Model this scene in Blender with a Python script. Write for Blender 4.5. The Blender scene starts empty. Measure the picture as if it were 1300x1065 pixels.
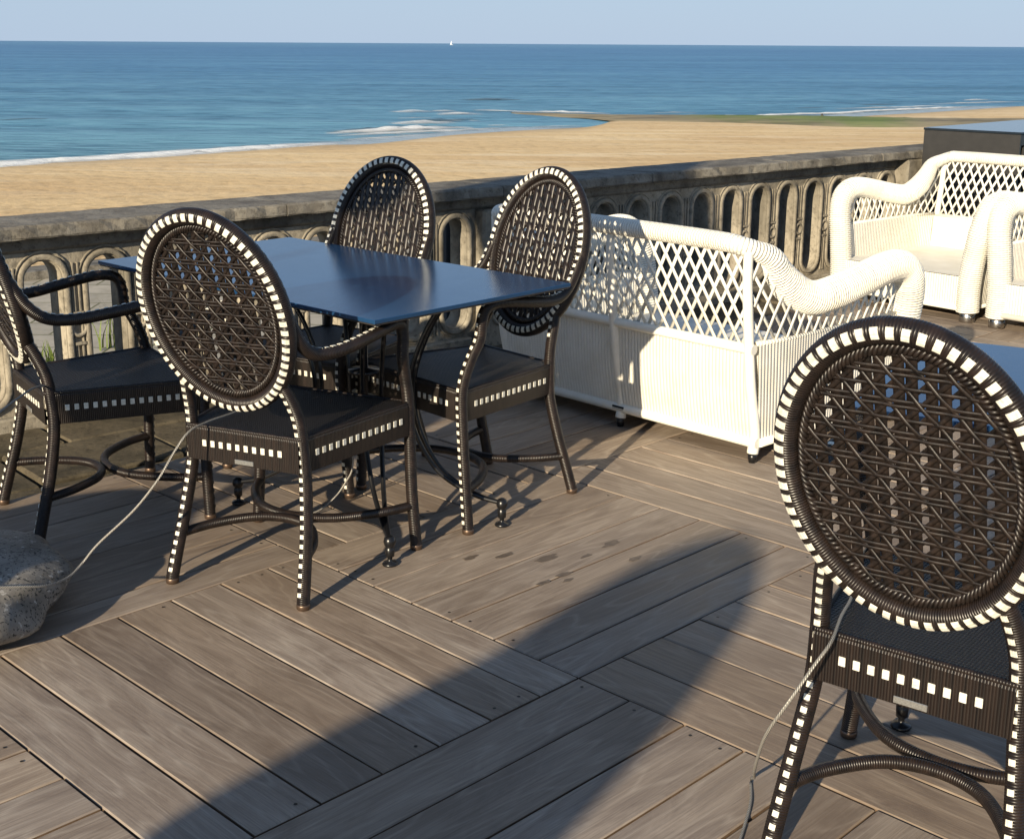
import bpy, math, random
from mathutils import Vector, Matrix
from math import sin, cos, pi, radians, sqrt
random.seed(7)
sc = bpy.context.scene
# ------------------------------------------------------------------ camera
CH = 1.45
cam_d = bpy.data.cameras.new("camera"); cam = bpy.data.objects.new("camera", cam_d)
sc.collection.objects.link(cam); sc.camera = cam
cam_d.sensor_width = 36; cam_d.lens = 36*1678/1300
cam_d.shift_y = -45/1300
cam_d.clip_start = .05; cam_d.clip_end = 90000
pitch = math.atan(431.5/1678); roll = math.atan2(8, 1300)
fw = Vector((0, cos(pitch), -sin(pitch))); up0 = Vector((0, sin(pitch), cos(pitch))); rt0 = Vector((1, 0, 0))
rt = rt0*cos(roll)+up0*sin(roll); up = -rt0*sin(roll)+up0*cos(roll)
M = Matrix((( rt.x, up.x, -fw.x), (rt.y, up.y, -fw.y), (rt.z, up.z, -fw.z))).to_4x4()
M.translation = (0, 0, CH); cam.matrix_world = M
# ------------------------------------------------------------------ light
SUN_EL = radians(18.0); SUN_HEAD = radians(64.0)      # heading in which the light travels
ld = bpy.data.lights.new("sun", 'SUN'); ld.energy = 5.0; ld.angle = radians(.6); ld.color = (1, .85, .62)
lo = bpy.data.objects.new("sun", ld); sc.collection.objects.link(lo)
dirv = Vector((cos(SUN_HEAD)*cos(SUN_EL), sin(SUN_HEAD)*cos(SUN_EL), -sin(SUN_EL)))
lo.rotation_euler = dirv.to_track_quat('-Z', 'Y').to_euler(); lo.location = (-5, -8, 6)
w = bpy.data.worlds.new("World"); sc.world = w; w.use_nodes = True
nt = w.node_tree; bg = nt.nodes['Background']
sky = nt.nodes.new('ShaderNodeTexSky'); sky.sky_type = 'NISHITA'; sky.sun_disc = False
sky.sun_elevation = SUN_EL
to_sun = -dirv
sky.sun_rotation = math.atan2(to_sun.x, to_sun.y)
sky.air_density = 1.0; sky.dust_density = .15; sky.ozone_density = 5.0; sky.altitude = 10
tcw = nt.nodes.new('ShaderNodeTexCoord'); sx = nt.nodes.new('ShaderNodeSeparateXYZ'); nt.links.new(tcw.outputs['Generated'], sx.inputs[0])
mr = nt.nodes.new('ShaderNodeMapRange'); mr.inputs['From Min'].default_value = 0.; mr.inputs['From Max'].default_value = .38; mr.inputs['To Min'].default_value = .92; mr.inputs['To Max'].default_value = .28
nt.links.new(sx.outputs[2], mr.inputs[0]); mxw = nt.nodes.new('ShaderNodeMix'); mxw.data_type = 'RGBA'; nt.links.new(mr.outputs[0], mxw.inputs[0])
nt.links.new(sky.outputs[0], mxw.inputs[6]); mxw.inputs[7].default_value = (3.85, 4.9, 6.4, 1)      # pale summer haze over the sea
nt.links.new(mxw.outputs[2], bg.inputs[0]); bg.inputs[1].default_value = .072
sc.view_settings.view_transform = 'Standard'; sc.view_settings.look = 'None'
sc.view_settings.exposure = .72; sc.view_settings.gamma = 1; sc.view_settings.use_curve_mapping = False
sc.cycles.max_bounces = 6; sc.cycles.use_denoising = True

# ------------------------------------------------------------------ mesh helpers
class MB:
    def __init__(s): s.v=[]; s.f=[]; s.uv=[]; s.mi=[]; s.sm=[]; s.rnd=[]
    def face(s, idx, uvs=None, mi=0, sm=False, r=0.):
        s.f.append(tuple(idx)); s.uv.append(uvs or [(0,0)]*len(idx)); s.mi.append(mi); s.sm.append(sm); s.rnd.append(r)
    def box(s, c, h, ax=None, mi=0, r=0.):
        ax = ax or (Vector((1,0,0)), Vector((0,1,0)), Vector((0,0,1))); c=Vector(c); b=len(s.v)
        for i in (-1,1):
            for j in (-1,1):
                for k in (-1,1): s.v.append(c+ax[0]*h[0]*i+ax[1]*h[1]*j+ax[2]*h[2]*k)
        X,Y,Z=[2*q for q in h]
        for q,(U,V) in (((0,1,3,2),(Z,Y)),((4,6,7,5),(Y,Z)),((0,4,5,1),(X,Z)),((2,3,7,6),(Z,X)),((0,2,6,4),(Y,X)),((1,5,7,3),(X,Y))):
            s.face([b+k for k in q], [(0,0),(U,0),(U,V),(0,V)], mi, False, r)
    def rbox(s, c, h, b=.004, ax=None, mi=0, r=0.):      # bevelled box
        ax = ax or (Vector((1,0,0)), Vector((0,1,0)), Vector((0,0,1))); c=Vector(c)
        P={}
        for i in (-1,1):
            for j in (-1,1):
                for k in (-1,1):
                    for a in range(3):
                        hh=[h[0]-b,h[1]-b,h[2]-b]; hh[a]=h[a]
                        P[(i,j,k,a)]=len(s.v); s.v.append(c+ax[0]*hh[0]*i+ax[1]*hh[1]*j+ax[2]*hh[2]*k)
        L=[2*q for q in h]
        for a in range(3):
            o1,o2=[q for q in range(3) if q!=a]
            for sg in (-1,1):
                q=[]
                for (x,y) in ((-1,-1),(1,-1),(1,1),(-1,1)):
                    k=[0,0,0]; k[a]=sg; k[o1]=x; k[o2]=y; q.append(P[(*k,a)])
                uv=[(0,0),(L[o1],0),(L[o1],L[o2]),(0,L[o2])]
                if (sg<0) ^ (a==1): q=q[::-1]; uv=uv[::-1]
                s.face(q,uv,mi,False,r)
        for a in range(3):
            o1,o2=[q for q in range(3) if q!=a]
            for x in (-1,1):
                for y in (-1,1):
                    def K(t,w): k=[0,0,0]; k[a]=t; k[o1]=x; k[o2]=y; return P[(*k,w)]
                    q=[K(-1,o1),K(1,o1),K(1,o2),K(-1,o2)]
                    n=(Vector(s.v[q[1]])-Vector(s.v[q[0]])).cross(Vector(s.v[q[3]])-Vector(s.v[q[0]]))
                    if n.dot(ax[o1]*x+ax[o2]*y)<0: q=q[::-1]
                    s.face(q,None,mi,False,r)
        for i in (-1,1):
            for j in (-1,1):
                for k in (-1,1):
                    q=[P[(i,j,k,0)],P[(i,j,k,1)],P[(i,j,k,2)]]
                    if i*j*k<0: q=q[::-1]
                    s.face(q,None,mi,False,r)
    def tube(s, path, rad, n=10, closed=False, ref=None, cap=True, mi=0, u0=0., flat=1., rib=0., ribp=.01, sm=True, r=0.):
        """path list of points, rad number or list/func(i,u). ref: vector or list; angle 0 points to ref."""
        P=[Vector(p) for p in path]; N=len(P)
        if ref is None:
            ref=Vector((0,0,1)) if abs((P[-1]-P[0]).normalized().z)<.9 else Vector((0,1,0))
        b=len(s.v); u=u0; us=[]
        for i,p in enumerate(P):
            if closed: t=(P[(i+1)%N]-P[i-1])
            else: t=(P[min(i+1,N-1)]-P[max(i-1,0)])
            t.normalize()
            rf=ref[i] if isinstance(ref,list) else ref
            e1=(rf-t*rf.dot(t))
            if e1.length<1e-6: e1=t.orthogonal()
            e1.normalize(); e2=t.cross(e1)
            if i: u+=(P[i]-P[i-1]).length
            us.append(u)
            R=rad(i,u) if callable(rad) else (rad[i] if isinstance(rad,(list,tuple)) else rad)
            if rib: R=R*(1+rib*(abs(sin(pi*u/ribp))-.5))
            for k in range(n):
                a=2*pi*k/n; s.v.append(p+e1*(cos(a)*R*flat)+e2*(sin(a)*R))
        R0=rad if isinstance(rad,float) else .02
        M_=N if closed else N-1
        for i in range(M_):
            i2=(i+1)%N; ua=us[i]; ub=us[i2] if i2 else us[i]+(P[0]-P[-1]).length
            for k in range(n):
                k2=(k+1)%n; va=2*pi*k/n*R0; vb=2*pi*(k+1)/n*R0
                s.face((b+i*n+k,b+i*n+k2,b+i2*n+k2,b+i2*n+k),[(ua,va),(ua,vb),(ub,vb),(ub,va)],mi,sm,r)
        if cap and not closed:
            s.face([b+k for k in range(n)][::-1],None,mi,False,r); s.face([b+(N-1)*n+k for k in range(n)],None,mi,False,r)
    def lathe(s, c, prof, n=16, mi=0, ax=None):
        ax=ax or (Vector((1,0,0)),Vector((0,1,0)),Vector((0,0,1))); c=Vector(c); b=len(s.v)
        for (r,z) in prof:
            for k in range(n): a=2*pi*k/n; s.v.append(c+ax[0]*r*cos(a)+ax[1]*r*sin(a)+ax[2]*z)
        for i in range(len(prof)-1):
            for k in range(n):
                k2=(k+1)%n; s.face((b+i*n+k,b+i*n+k2,b+(i+1)*n+k2,b+(i+1)*n+k),None,mi,True)
        s.face([b+k for k in range(n)][::-1],None,mi); s.face([b+(len(prof)-1)*n+k for k in range(n)],None,mi)
    def grid(s, rows, mi=0, sm=True, uvf=None, r=0.):     # rows: list of lists of points
        b=len(s.v); m=len(rows[0])
        for row in rows: s.v.extend(Vector(p) for p in row)
        for i in range(len(rows)-1):
            for j in range(m-1):
                q=(b+i*m+j,b+i*m+j+1,b+(i+1)*m+j+1,b+(i+1)*m+j)
                s.face(q,[uvf(i,j),uvf(i,j+1),uvf(i+1,j+1),uvf(i+1,j)] if uvf else None,mi,sm,r)
    def build(s, name, mats, parent=None, kind=None):
        me=bpy.data.meshes.new(name); me.from_pydata([tuple(v) for v in s.v],[],s.f)
        for m in (mats if isinstance(mats,(list,tuple)) else [mats]): me.materials.append(m)
        me.polygons.foreach_set('material_index',s.mi); me.polygons.foreach_set('use_smooth',s.sm)
        uvl=me.uv_layers.new(name='UVMap'); flat=[]
        for q in s.uv:
            for a in q: flat.extend(a)
        uvl.data.foreach_set('uv',flat)
        if any(s.rnd):
            at=me.attributes.new('rnd','FLOAT','FACE'); at.data.foreach_set('value',s.rnd)
        me.update()
        o=bpy.data.objects.new(name,me); sc.collection.objects.link(o)
        if parent: o.parent=parent
        if kind: o['kind']=kind
        return o
def tag(o,label,cat,group=None):
    o['label']=label; o['category']=cat
    if group: o['group']=group
    return o
def empty(name,loc,rz=0):
    o=bpy.data.objects.new(name,None); sc.collection.objects.link(o); o.location=loc; o.rotation_euler=(0,0,rz); o.empty_display_size=.1
    return o
def copy_tree(o,parent=None):
    c=o.copy(); sc.collection.objects.link(c); c.parent=parent
    for ch in [q for q in sc.objects if q.parent==o]: copy_tree(ch,c)
    return c
def spline(pts,n=8,closed=False):
    P=[Vector(p) for p in pts]; out=[]; N=len(P)
    for i in range(N if closed else N-1):
        if closed: a,b,c,d=P[i-1],P[i],P[(i+1)%N],P[(i+2)%N]
        else: a,b,c,d=P[max(i-1,0)],P[i],P[i+1],P[min(i+2,N-1)]
        for k in range(n):
            t=k/n; out.append(.5*((2*b)+(-a+c)*t+(2*a-5*b+4*c-d)*t*t+(-a+3*b-3*c+d)*t**3))
    if not closed: out.append(P[-1])
    return out
def resample(P,step,closed=False):
    P=[Vector(p) for p in P]
    if closed: P=P+[P[0]]
    L=[0]
    for i in range(1,len(P)): L.append(L[-1]+(P[i]-P[i-1]).length)
    n=max(2,round(L[-1]/step)); out=[]; j=0
    for k in range(n+(0 if closed else 1)):
        d=L[-1]*k/n
        while j<len(L)-2 and L[j+1]<d: j+=1
        t=(d-L[j])/max(1e-9,L[j+1]-L[j]); out.append(P[j].lerp(P[j+1],t))
    return out

# ------------------------------------------------------------------ materials
class NM:
    def __init__(s,name,rough=.6,spec=.5,metal=0.):
        s.m=bpy.data.materials.new(name); s.m.use_nodes=True; s.t=s.m.node_tree; s.p=s.t.nodes['Principled BSDF']
        s.p.inputs['Roughness'].default_value=rough; s.p.inputs['Specular IOR Level'].default_value=spec; s.p.inputs['Metallic'].default_value=metal
        s.bump_prev=None
    def n(s,typ,**k):
        q=s.t.nodes.new(typ)
        for a,b in k.items(): setattr(q,a,b)
        return q
    def L(s,a,b): s.t.links.new(a,b)
    def geo(s): return s.n('ShaderNodeNewGeometry').outputs['Position']
    def obj(s): return s.n('ShaderNodeTexCoord').outputs['Object']
    def uv(s): return s.n('ShaderNodeTexCoord').outputs['UV']
    def vscale(s,src,sc_):
        q=s.n('ShaderNodeMapping'); q.inputs['Scale'].default_value=sc_; s.L(src,q.inputs[0]); return q.outputs[0]
    def noise(s,src,scale,detail=4,rough=.6,dist=0.):
        q=s.n('ShaderNodeTexNoise'); q.inputs['Scale'].default_value=scale; q.inputs['Detail'].default_value=detail
        q.inputs['Roughness'].default_value=rough; q.inputs['Distortion'].default_value=dist; s.L(src,q.inputs['Vector']); return q.outputs[0]
    def ramp(s,src,stops,interp='LINEAR'):
        q=s.n('ShaderNodeValToRGB'); e=q.color_ramp.elements; q.color_ramp.interpolation=interp
        while len(e)<len(stops): e.new(.5)
        for i,(p_,c) in enumerate(stops):
            e[i].position=p_; e[i].color=(c,c,c,1) if isinstance(c,(int,float)) else (*c,1)
        s.L(src,q.inputs[0]); return q.outputs[0]
    def math(s,op,a,b=None,c=None):
        q=s.n('ShaderNodeMath'); q.operation=op
        for i,x in enumerate((a,b,c)):
            if x is None: continue
            if isinstance(x,(int,float)): q.inputs[i].default_value=x
            else: s.L(x,q.inputs[i])
        return q.outputs[0]
    def mix(s,fac,a,b,blend='MIX'):
        q=s.n('ShaderNodeMix'); q.data_type='RGBA'; q.blend_type=blend
        for i,x in ((0,fac),(6,a),(7,b)):
            if isinstance(x,(int,float)): q.inputs[i].default_value=x
            elif isinstance(x,tuple): q.inputs[i].default_value=(*x,1)
            else: s.L(x,q.inputs[i])
        return q.outputs[2]
    def sep(s,src):
        q=s.n('ShaderNodeSeparateXYZ'); s.L(src,q.inputs[0]); return q.outputs
    def attr(s,name):
        q=s.n('ShaderNodeAttribute'); q.attribute_name=name; return q.outputs['Fac']
    def col(s,c):
        if isinstance(c,tuple): s.p.inputs['Base Color'].default_value=(*c,1)
        else: s.L(c,s.p.inputs['Base Color'])
    def rough(s,c): s.L(c,s.p.inputs['Roughness'])
    def bump(s,h,strength=.5,dist=.002):
        q=s.n('ShaderNodeBump'); q.inputs['Strength'].default_value=strength; q.inputs['Distance'].default_value=dist
        s.L(h,q.inputs['Height'])
        if s.bump_prev: s.L(s.bump_prev,q.inputs['Normal'])
        s.bump_prev=q.outputs[0]; s.L(q.outputs[0],s.p.inputs['Normal'])

def wrap_mat(name,c1,c2,pitch,rough,depth,spec=.5,strength=.9):
    m=NM(name,rough,spec); u=m.sep(m.uv()); 
    s_=m.math('ABSOLUTE',m.math('SINE',m.math('MULTIPLY',u[0],pi/pitch)))
    n=m.noise(m.obj(),38,3)
    m.col(m.mix(m.ramp(n,[(.35,0.),(.7,1.)]),c1,c2)); m.bump(s_,strength,depth)
    return m.m
M_wrap=wrap_mat('dark_wicker_wrap',(.008,.006,.0055),(.022,.0145,.0115),.0052,.36,.0012,.4)
M_strand=NM('dark_wicker_strand',.40,.45); _n=M_strand.noise(M_strand.obj(),60,3)
M_strand.col(M_strand.mix(M_strand.ramp(_n,[(.35,0.),(.7,1.)]),(.006,.0045,.004),(.024,.016,.0125))); M_strand.bump(M_strand.noise(M_strand.obj(),500,2),.2,.001); M_strand=M_strand.m
m=NM('dark_woven_seat',.45,.4); u=m.sep(m.uv())
wv=m.math('MULTIPLY',m.math('SINE',m.math('MULTIPLY',u[0],pi/.0065)),m.math('SINE',m.math('MULTIPLY',u[1],pi/.010)))
wv=m.math('ABSOLUTE',wv); m.bump(wv,1.,.0035); m.col(m.ramp(wv,[(0.,(.003,.003,.003)),(.5,(.010,.008,.008)),(1.,(.020,.015,.013))])); M_seat=m.m
m=NM('dark_vertical_strips',.42,.4); u=m.sep(m.uv())
wv=m.math('ABSOLUTE',m.math('SINE',m.math('MULTIPLY',u[0],pi/.0055))); m.bump(wv,1.,.0014)
_n=m.noise(m.vscale(m.uv(),(170,3,1)),1.,2); m.col(m.ramp(_n,[(.35,(.006,.0045,.004)),(.65,(.019,.012,.009))])); M_apron=m.m
m=NM('ivory_inlay',.4,.4); _n=m.noise(m.obj(),90,2); m.col(m.ramp(_n,[(.3,(.53,.51,.43)),(.7,(.76,.74,.65))]))
u=m.sep(m.uv()); m.bump(m.math('ABSOLUTE',m.math('SINE',m.math('MULTIPLY',u[1],pi/.007))),.6,.0008); M_white=m.m
def simple(name,c,rough=.5,metal=0.,spec=.5,var=.0,sc_=20.):
    m=NM(name,rough,spec,metal)
    n=m.noise(m.obj(),sc_,5); c2=tuple(max(0,x*(1-var)) for x in c); c1=tuple(x*(1+var) for x in c)
    m.col(m.ramp(n,[(.3,c2),(.7,c1)])); return m
M_cap=simple('copper_foot_cap',(.16,.11,.08),.4,.8,var=.2).m
M_steel=simple('brushed_steel',(.5,.49,.47),.25,1.,var=.1).m
M_plate=simple('engraved_plate',(.42,.42,.40),.35,.8,var=.25,sc_=300).m
M_iron=simple('black_painted_iron',(.008,.008,.009),.3,0.,var=.3).m
m=simple('navy_laminate',(.011,.044,.112),.17,0.,1.0,var=.12,sc_=3.); m.p.inputs['Specular Tint'].default_value=(.50,.78,1,1)
_r=m.noise(m.obj(),14,6,.7); m.rough(m.ramp(_r,[(.3,.205),(.8,.235)])); M_table=m.m
M_tedge=simple('table_edge_dark',(.03,.025,.022),.45,var=.3).m
M_teal=simple('pale_worn_edge',(.16,.14,.11),.5,var=.2).m
# white wicker
def white_wicker(name,kind):
    m=NM(name,.45,.35); u=m.sep(m.uv())
    if kind=='roll':
        a=m.math('ABSOLUTE',m.math('SINE',m.math('MULTIPLY',u[0],pi/.0115)))
        b=m.math('SINE',m.math('ADD',m.math('MULTIPLY',u[1],pi/.014),m.math('MULTIPLY',m.math('FLOOR',m.math('DIVIDE',u[0],.0115)),pi/2)))
        h=m.math('ADD',a,m.math('MULTIPLY',m.math('ABSOLUTE',b),.45)); dist=.003
    elif kind=='panel':
        a=m.math('ABSOLUTE',m.math('SINE',m.math('MULTIPLY',u[0],pi/.0155)))
        b=m.math('SINE',m.math('ADD',m.math('MULTIPLY',u[1],pi/.0075),m.math('MULTIPLY',m.math('FLOOR',m.math('DIVIDE',u[0],.0155)),pi/2)))
        h=m.math('ADD',a,m.math('MULTIPLY',m.math('ABSOLUTE',b),.5)); dist=.003
    else:
        h=m.noise(m.obj(),120,2); dist=.001
    n=m.noise(m.obj(),9,4)
    base=m.ramp(n,[(.3,(.70,.67,.58)),(.75,(.82,.80,.73))])
    if kind!='strip':
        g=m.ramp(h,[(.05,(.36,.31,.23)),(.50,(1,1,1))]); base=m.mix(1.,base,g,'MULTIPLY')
    m.col(base); m.bump(h,.9 if kind!='strip' else .3,dist); return m.m
W_roll=white_wicker('white_wicker_roll','roll'); W_panel=white_wicker('white_wicker_panel','panel'); W_strip=white_wicker('white_painted_cane','strip')
# deck wood
m=NM('weathered_deck_wood',.62,.35); uv=m.uv(); rn=m.attr('rnd')
off=m.n('ShaderNodeCombineXYZ'); m.L(m.math('MULTIPLY',rn,37.),off.inputs[0]); m.L(m.math('MULTIPLY',rn,91.),off.inputs[1]); m.L(m.math('MULTIPLY',rn,17.),off.inputs[2])
ad=m.n('ShaderNodeVectorMath'); m.L(uv,ad.inputs[0]); m.L(off.outputs[0],ad.inputs[1]); P=ad.outputs[0]
warp=m.noise(m.vscale(P,(1.0,7.,1)),1.,2,.5)                 # broad cathedral figure
fig=m.math('ABSOLUTE',m.math('SINE',m.math('ADD',m.math('MULTIPLY',warp,34.),m.math('MULTIPLY',m.sep(P)[1],26.))))
fine=m.noise(m.vscale(P,(5,260,1)),1.,5,.7); fine2=m.noise(m.vscale(P,(1.5,60,1)),1.,3,.6); blotch=m.noise(m.vscale(P,(3.2,13,1)),1.,6,.7,.8)
b0=m.mix(m.ramp(blotch,[(.33,0.),(.68,1.)]),(.205,.163,.130),(.385,.328,.270))
b0=m.mix(m.math('MULTIPLY',m.ramp(fig,[(.0,1.),(.45,0.)]),.55),b0,(.44,.385,.32))
b0=m.mix(m.math('MULTIPLY',m.ramp(fine,[(.35,1.),(.6,0.)]),.42),b0,(.095,.075,.060))
b0=m.mix(m.math('MULTIPLY',m.ramp(fine2,[(.55,0.),(.75,1.)]),.35),b0,(.30,.27,.235))
tone=m.ramp(rn,[(0.,(.68,.66,.66)),(.35,(.92,.86,.80)),(.7,(1.0,1.0,1.02)),(1.,(1.22,1.16,1.08))])
b0=m.mix(1.,b0,tone,'MULTIPLY')
big=m.noise(m.geo(),1.3,3,.5); b0=m.mix(m.ramp(big,[(.35,.35),(.6,0.)]),b0,(.17,.125,.085))   # drink and algae stains
m.col(b0); m.bump(fine,.5,.0012); m.bump(blotch,.25,.003); m.rough(m.ramp(blotch,[(.3,.5),(.7,.72)])); M_deck=m.m
m=simple('board_edge_wood',(.14,.09,.055),.7,var=.35,sc_=25); M_dedge=m.m
M_under=simple('dark_joist_void',(.012,.010,.008),.9,var=.4).m
M_screw=simple('screw_head',(.03,.026,.022),.5,.5).m
M_stain=simple('damp_stain',(.125,.098,.076),.5,var=.25,sc_=40).m
# stone
def stone(name,c1,c2,c3,sc_=1.,rough=.85):
    m=NM(name,rough,.25); g=m.obj()
    a=m.noise(g,5*sc_,6,.65); b=m.noise(g,28*sc_,6,.75); c=m.noise(g,2.1*sc_,4,.6,.6)
    base=m.mix(m.ramp(a,[(.35,0.),(.65,1.)]),c1,c2)
    base=m.mix(m.ramp(c,[(.48,0.),(.66,.75)]),base,c3)
    base=m.mix(m.ramp(b,[(.35,.65),(.5,0.)]),base,tuple(x*.35 for x in c1))
    m.col(base); m.bump(b,.7,.006); m.bump(a,.5,.012); return m.m
S_panel=stone('weathered_limestone',(.24,.212,.165),(.375,.338,.270),(.095,.086,.068))
S_cop=stone('lichened_coping_stone',(.15,.135,.112),(.25,.232,.195),(.055,.05,.043),1.3)
S_ledge=stone('mossy_ledge_stone',(.08,.066,.044),(.13,.108,.072),(.03,.027,.018),1.6)
m=NM('speckled_granite',.55,.4); g=m.obj(); a=m.noise(g,120,3,.6); b=m.noise(g,60,3,.6); c=m.noise(g,10,4)
base=m.mix(m.ramp(c,[(.35,0.),(.7,1.)]),(.13,.118,.10),(.27,.25,.22)); base=m.mix(m.ramp(a,[(.56,0.),(.60,1.)]),base,(.025,.025,.025)); base=m.mix(m.ramp(b,[(.62,0.),(.66,.7)]),base,(.5,.48,.44))
m.col(base); m.bump(a,.3,.002); m.bump(m.noise(g,6,5),.4,.02); M_gran=m.m
m=NM('grey_steel_cable',.4,.5,.3); u=m.sep(m.uv()); h=m.math('SINE',m.math('MULTIPLY',m.math('ADD',u[0],m.math('MULTIPLY',u[1],1.2)),2*pi/.006))
m.col(m.ramp(h,[(0.,(.18,.17,.15)),(.6,(.46,.44,.40))])); m.bump(h,.6,.001); M_cable=m.m
M_box=simple('charcoal_cabinet_paint',(.028,.027,.026),.42,0.,.5,.15).m
m=simple('glossy_cabinet_top',(.012,.018,.026),.14,0.,.45,.1); M_boxtop=m.m
M_slate=simple('slate_blue_screen',(.040,.048,.058),.7,0.,.3,.25,3).m
M_shadecloth=simple('canvas',(.10,.10,.11),.9,0.,.2,.15).m
# ground materials
m=NM('beach_sand',.9,.15); g=m.geo(); a=m.noise(m.vscale(g,(.05,.16,1)),1.,5,.6); b=m.noise(g,1.1,5,.62); c=m.noise(m.vscale(g,(.012,.05,1)),1.,3,.5); d=m.noise(g,.35,3,.5)
base=m.mix(m.ramp(a,[(.35,0.),(.65,1.)]),(.62,.44,.235),(.72,.54,.30)); base=m.mix(m.ramp(c,[(.5,0.),(.7,.6)]),base,(.76,.63,.43))
hh=m.math('ADD',b,m.math('MULTIPLY',d,.8)); base=m.mix(m.ramp(b,[(.36,.35),(.47,0.)]),base,(.34,.22,.10))
lnn=m.n('ShaderNodeVectorMath',operation='LENGTH'); m.L(g,lnn.inputs[0]); nearm=m.ramp(m.math('DIVIDE',lnn.outputs[1],100.),[(.45,1.),(.78,0.)])
fp=m.noise(m.vscale(g,(1.,1.,1)),1.7,3,.7); fpm=m.math('MULTIPLY',m.ramp(fp,[(.40,1.),(.50,0.)]),nearm); base=m.mix(m.math('MULTIPLY',fpm,.55),base,(.30,.19,.09))
st=m.noise(m.vscale(g,(.03,.22,1)),1.,5,.7,1.2); farm=m.ramp(m.math('DIVIDE',lnn.outputs[1],200.),[(.30,0.),(.45,1.)])
base=m.mix(m.math('MULTIPLY',m.math('MULTIPLY',m.ramp(st,[(.52,0.),(.62,1.)]),farm),.5),base,(.86,.74,.52)); base=m.mix(m.math('MULTIPLY',m.math('MULTIPLY',m.ramp(st,[(.36,1.),(.46,0.)]),farm),.35),base,(.46,.32,.17))
wet=m.attr('wet'); base=m.mix(wet,base,(.42,.32,.20)); m.col(base); m.bump(hh,.8,.12)
M_sand=m.m
m=NM('sea_water',.35,.10); g=m.geo(); sp=m.sep(g)
dist=m.math('DIVIDE',m.n('ShaderNodeVectorMath',operation='LENGTH').outputs[1],1.)
ln=m.n('ShaderNodeVectorMath',operation='LENGTH'); m.L(g,ln.inputs[0]); dist=ln.outputs[1]
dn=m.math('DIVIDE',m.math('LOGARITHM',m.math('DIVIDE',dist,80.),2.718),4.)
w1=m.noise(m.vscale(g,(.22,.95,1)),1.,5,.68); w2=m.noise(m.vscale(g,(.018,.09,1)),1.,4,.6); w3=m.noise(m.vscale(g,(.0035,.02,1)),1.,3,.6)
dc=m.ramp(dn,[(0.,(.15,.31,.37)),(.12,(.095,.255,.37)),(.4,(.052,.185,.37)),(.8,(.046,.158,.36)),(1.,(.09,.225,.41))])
wv=m.math('ADD',m.math('MULTIPLY',w1,.62),m.math('ADD',m.math('MULTIPLY',w2,.25),m.math('MULTIPLY',w3,.13)))
dc=m.mix(m.ramp(wv,[(.42,.9),(.5,0.)]),dc,(.018,.105,.17)); dc=m.mix(m.ramp(wv,[(.505,0.),(.57,.7)]),dc,(.17,.38,.48))
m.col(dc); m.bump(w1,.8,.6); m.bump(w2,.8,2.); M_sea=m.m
def foam_mat(name,th0,th1,c):
    m=NM(name,.7,.2); g=m.geo(); a=m.noise(m.vscale(g,(.35,.9,1)),1.,6,.75)
    m.col(c); m.L(m.math('MULTIPLY',m.ramp(a,[(th0,0.),(th1,1.)]),m.attr('dens')),m.p.inputs['Alpha']); m.bump(a,1.,.4); return m.m
M_foam=foam_mat('sea_foam',.32,.43,(.85,.87,.86)); M_swash=foam_mat('thin_swash_water',.2,.45,(.36,.45,.52))
m=NM('weedy_reef',.8,.3); g=m.geo(); a=m.noise(m.vscale(g,(.08,.3,1)),1.,5,.65); gr=m.attr('green')
base=m.mix(m.ramp(a,[(.35,0.),(.65,1.)]),(.16,.135,.085),(.36,.30,.18)); base=m.mix(gr,base,m.mix(m.ramp(a,[(.4,0.),(.6,1.)]),(.12,.165,.035),(.22,.26,.08))); m.col(base); m.bump(a,1.,.3); M_reef=m.m
m=NM('pale_flagstones',.85,.2); g=m.geo(); br=m.n('ShaderNodeTexBrick'); m.L(g,br.inputs[0]); br.inputs['Scale'].default_value=1.; br.inputs['Mortar Size'].default_value=.02
br.inputs['Brick Width'].default_value=1.1; br.inputs['Row Height'].default_value=.8
br.inputs['Color1'].default_value=(.44,.40,.33,1); br.inputs['Color2'].default_value=(.36,.33,.27,1); br.inputs['Mortar'].default_value=(.13,.13,.07,1)
a=m.noise(g,3,6,.7); m.col(m.mix(m.ramp(a,[(.35,.5),(.55,0.)]),br.outputs[0],(.22,.2,.15))); m.bump(a,.6,.02); M_prom=m.m
M_grass=simple('grass_blade',(.11,.15,.03),.6,0.,.3,.3,6).m
M_sail=simple('sail_cloth',(.8,.8,.8),.7).m
M_speck=simple('dark_speck',(.03,.03,.03),.6,var=.3).m

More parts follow.
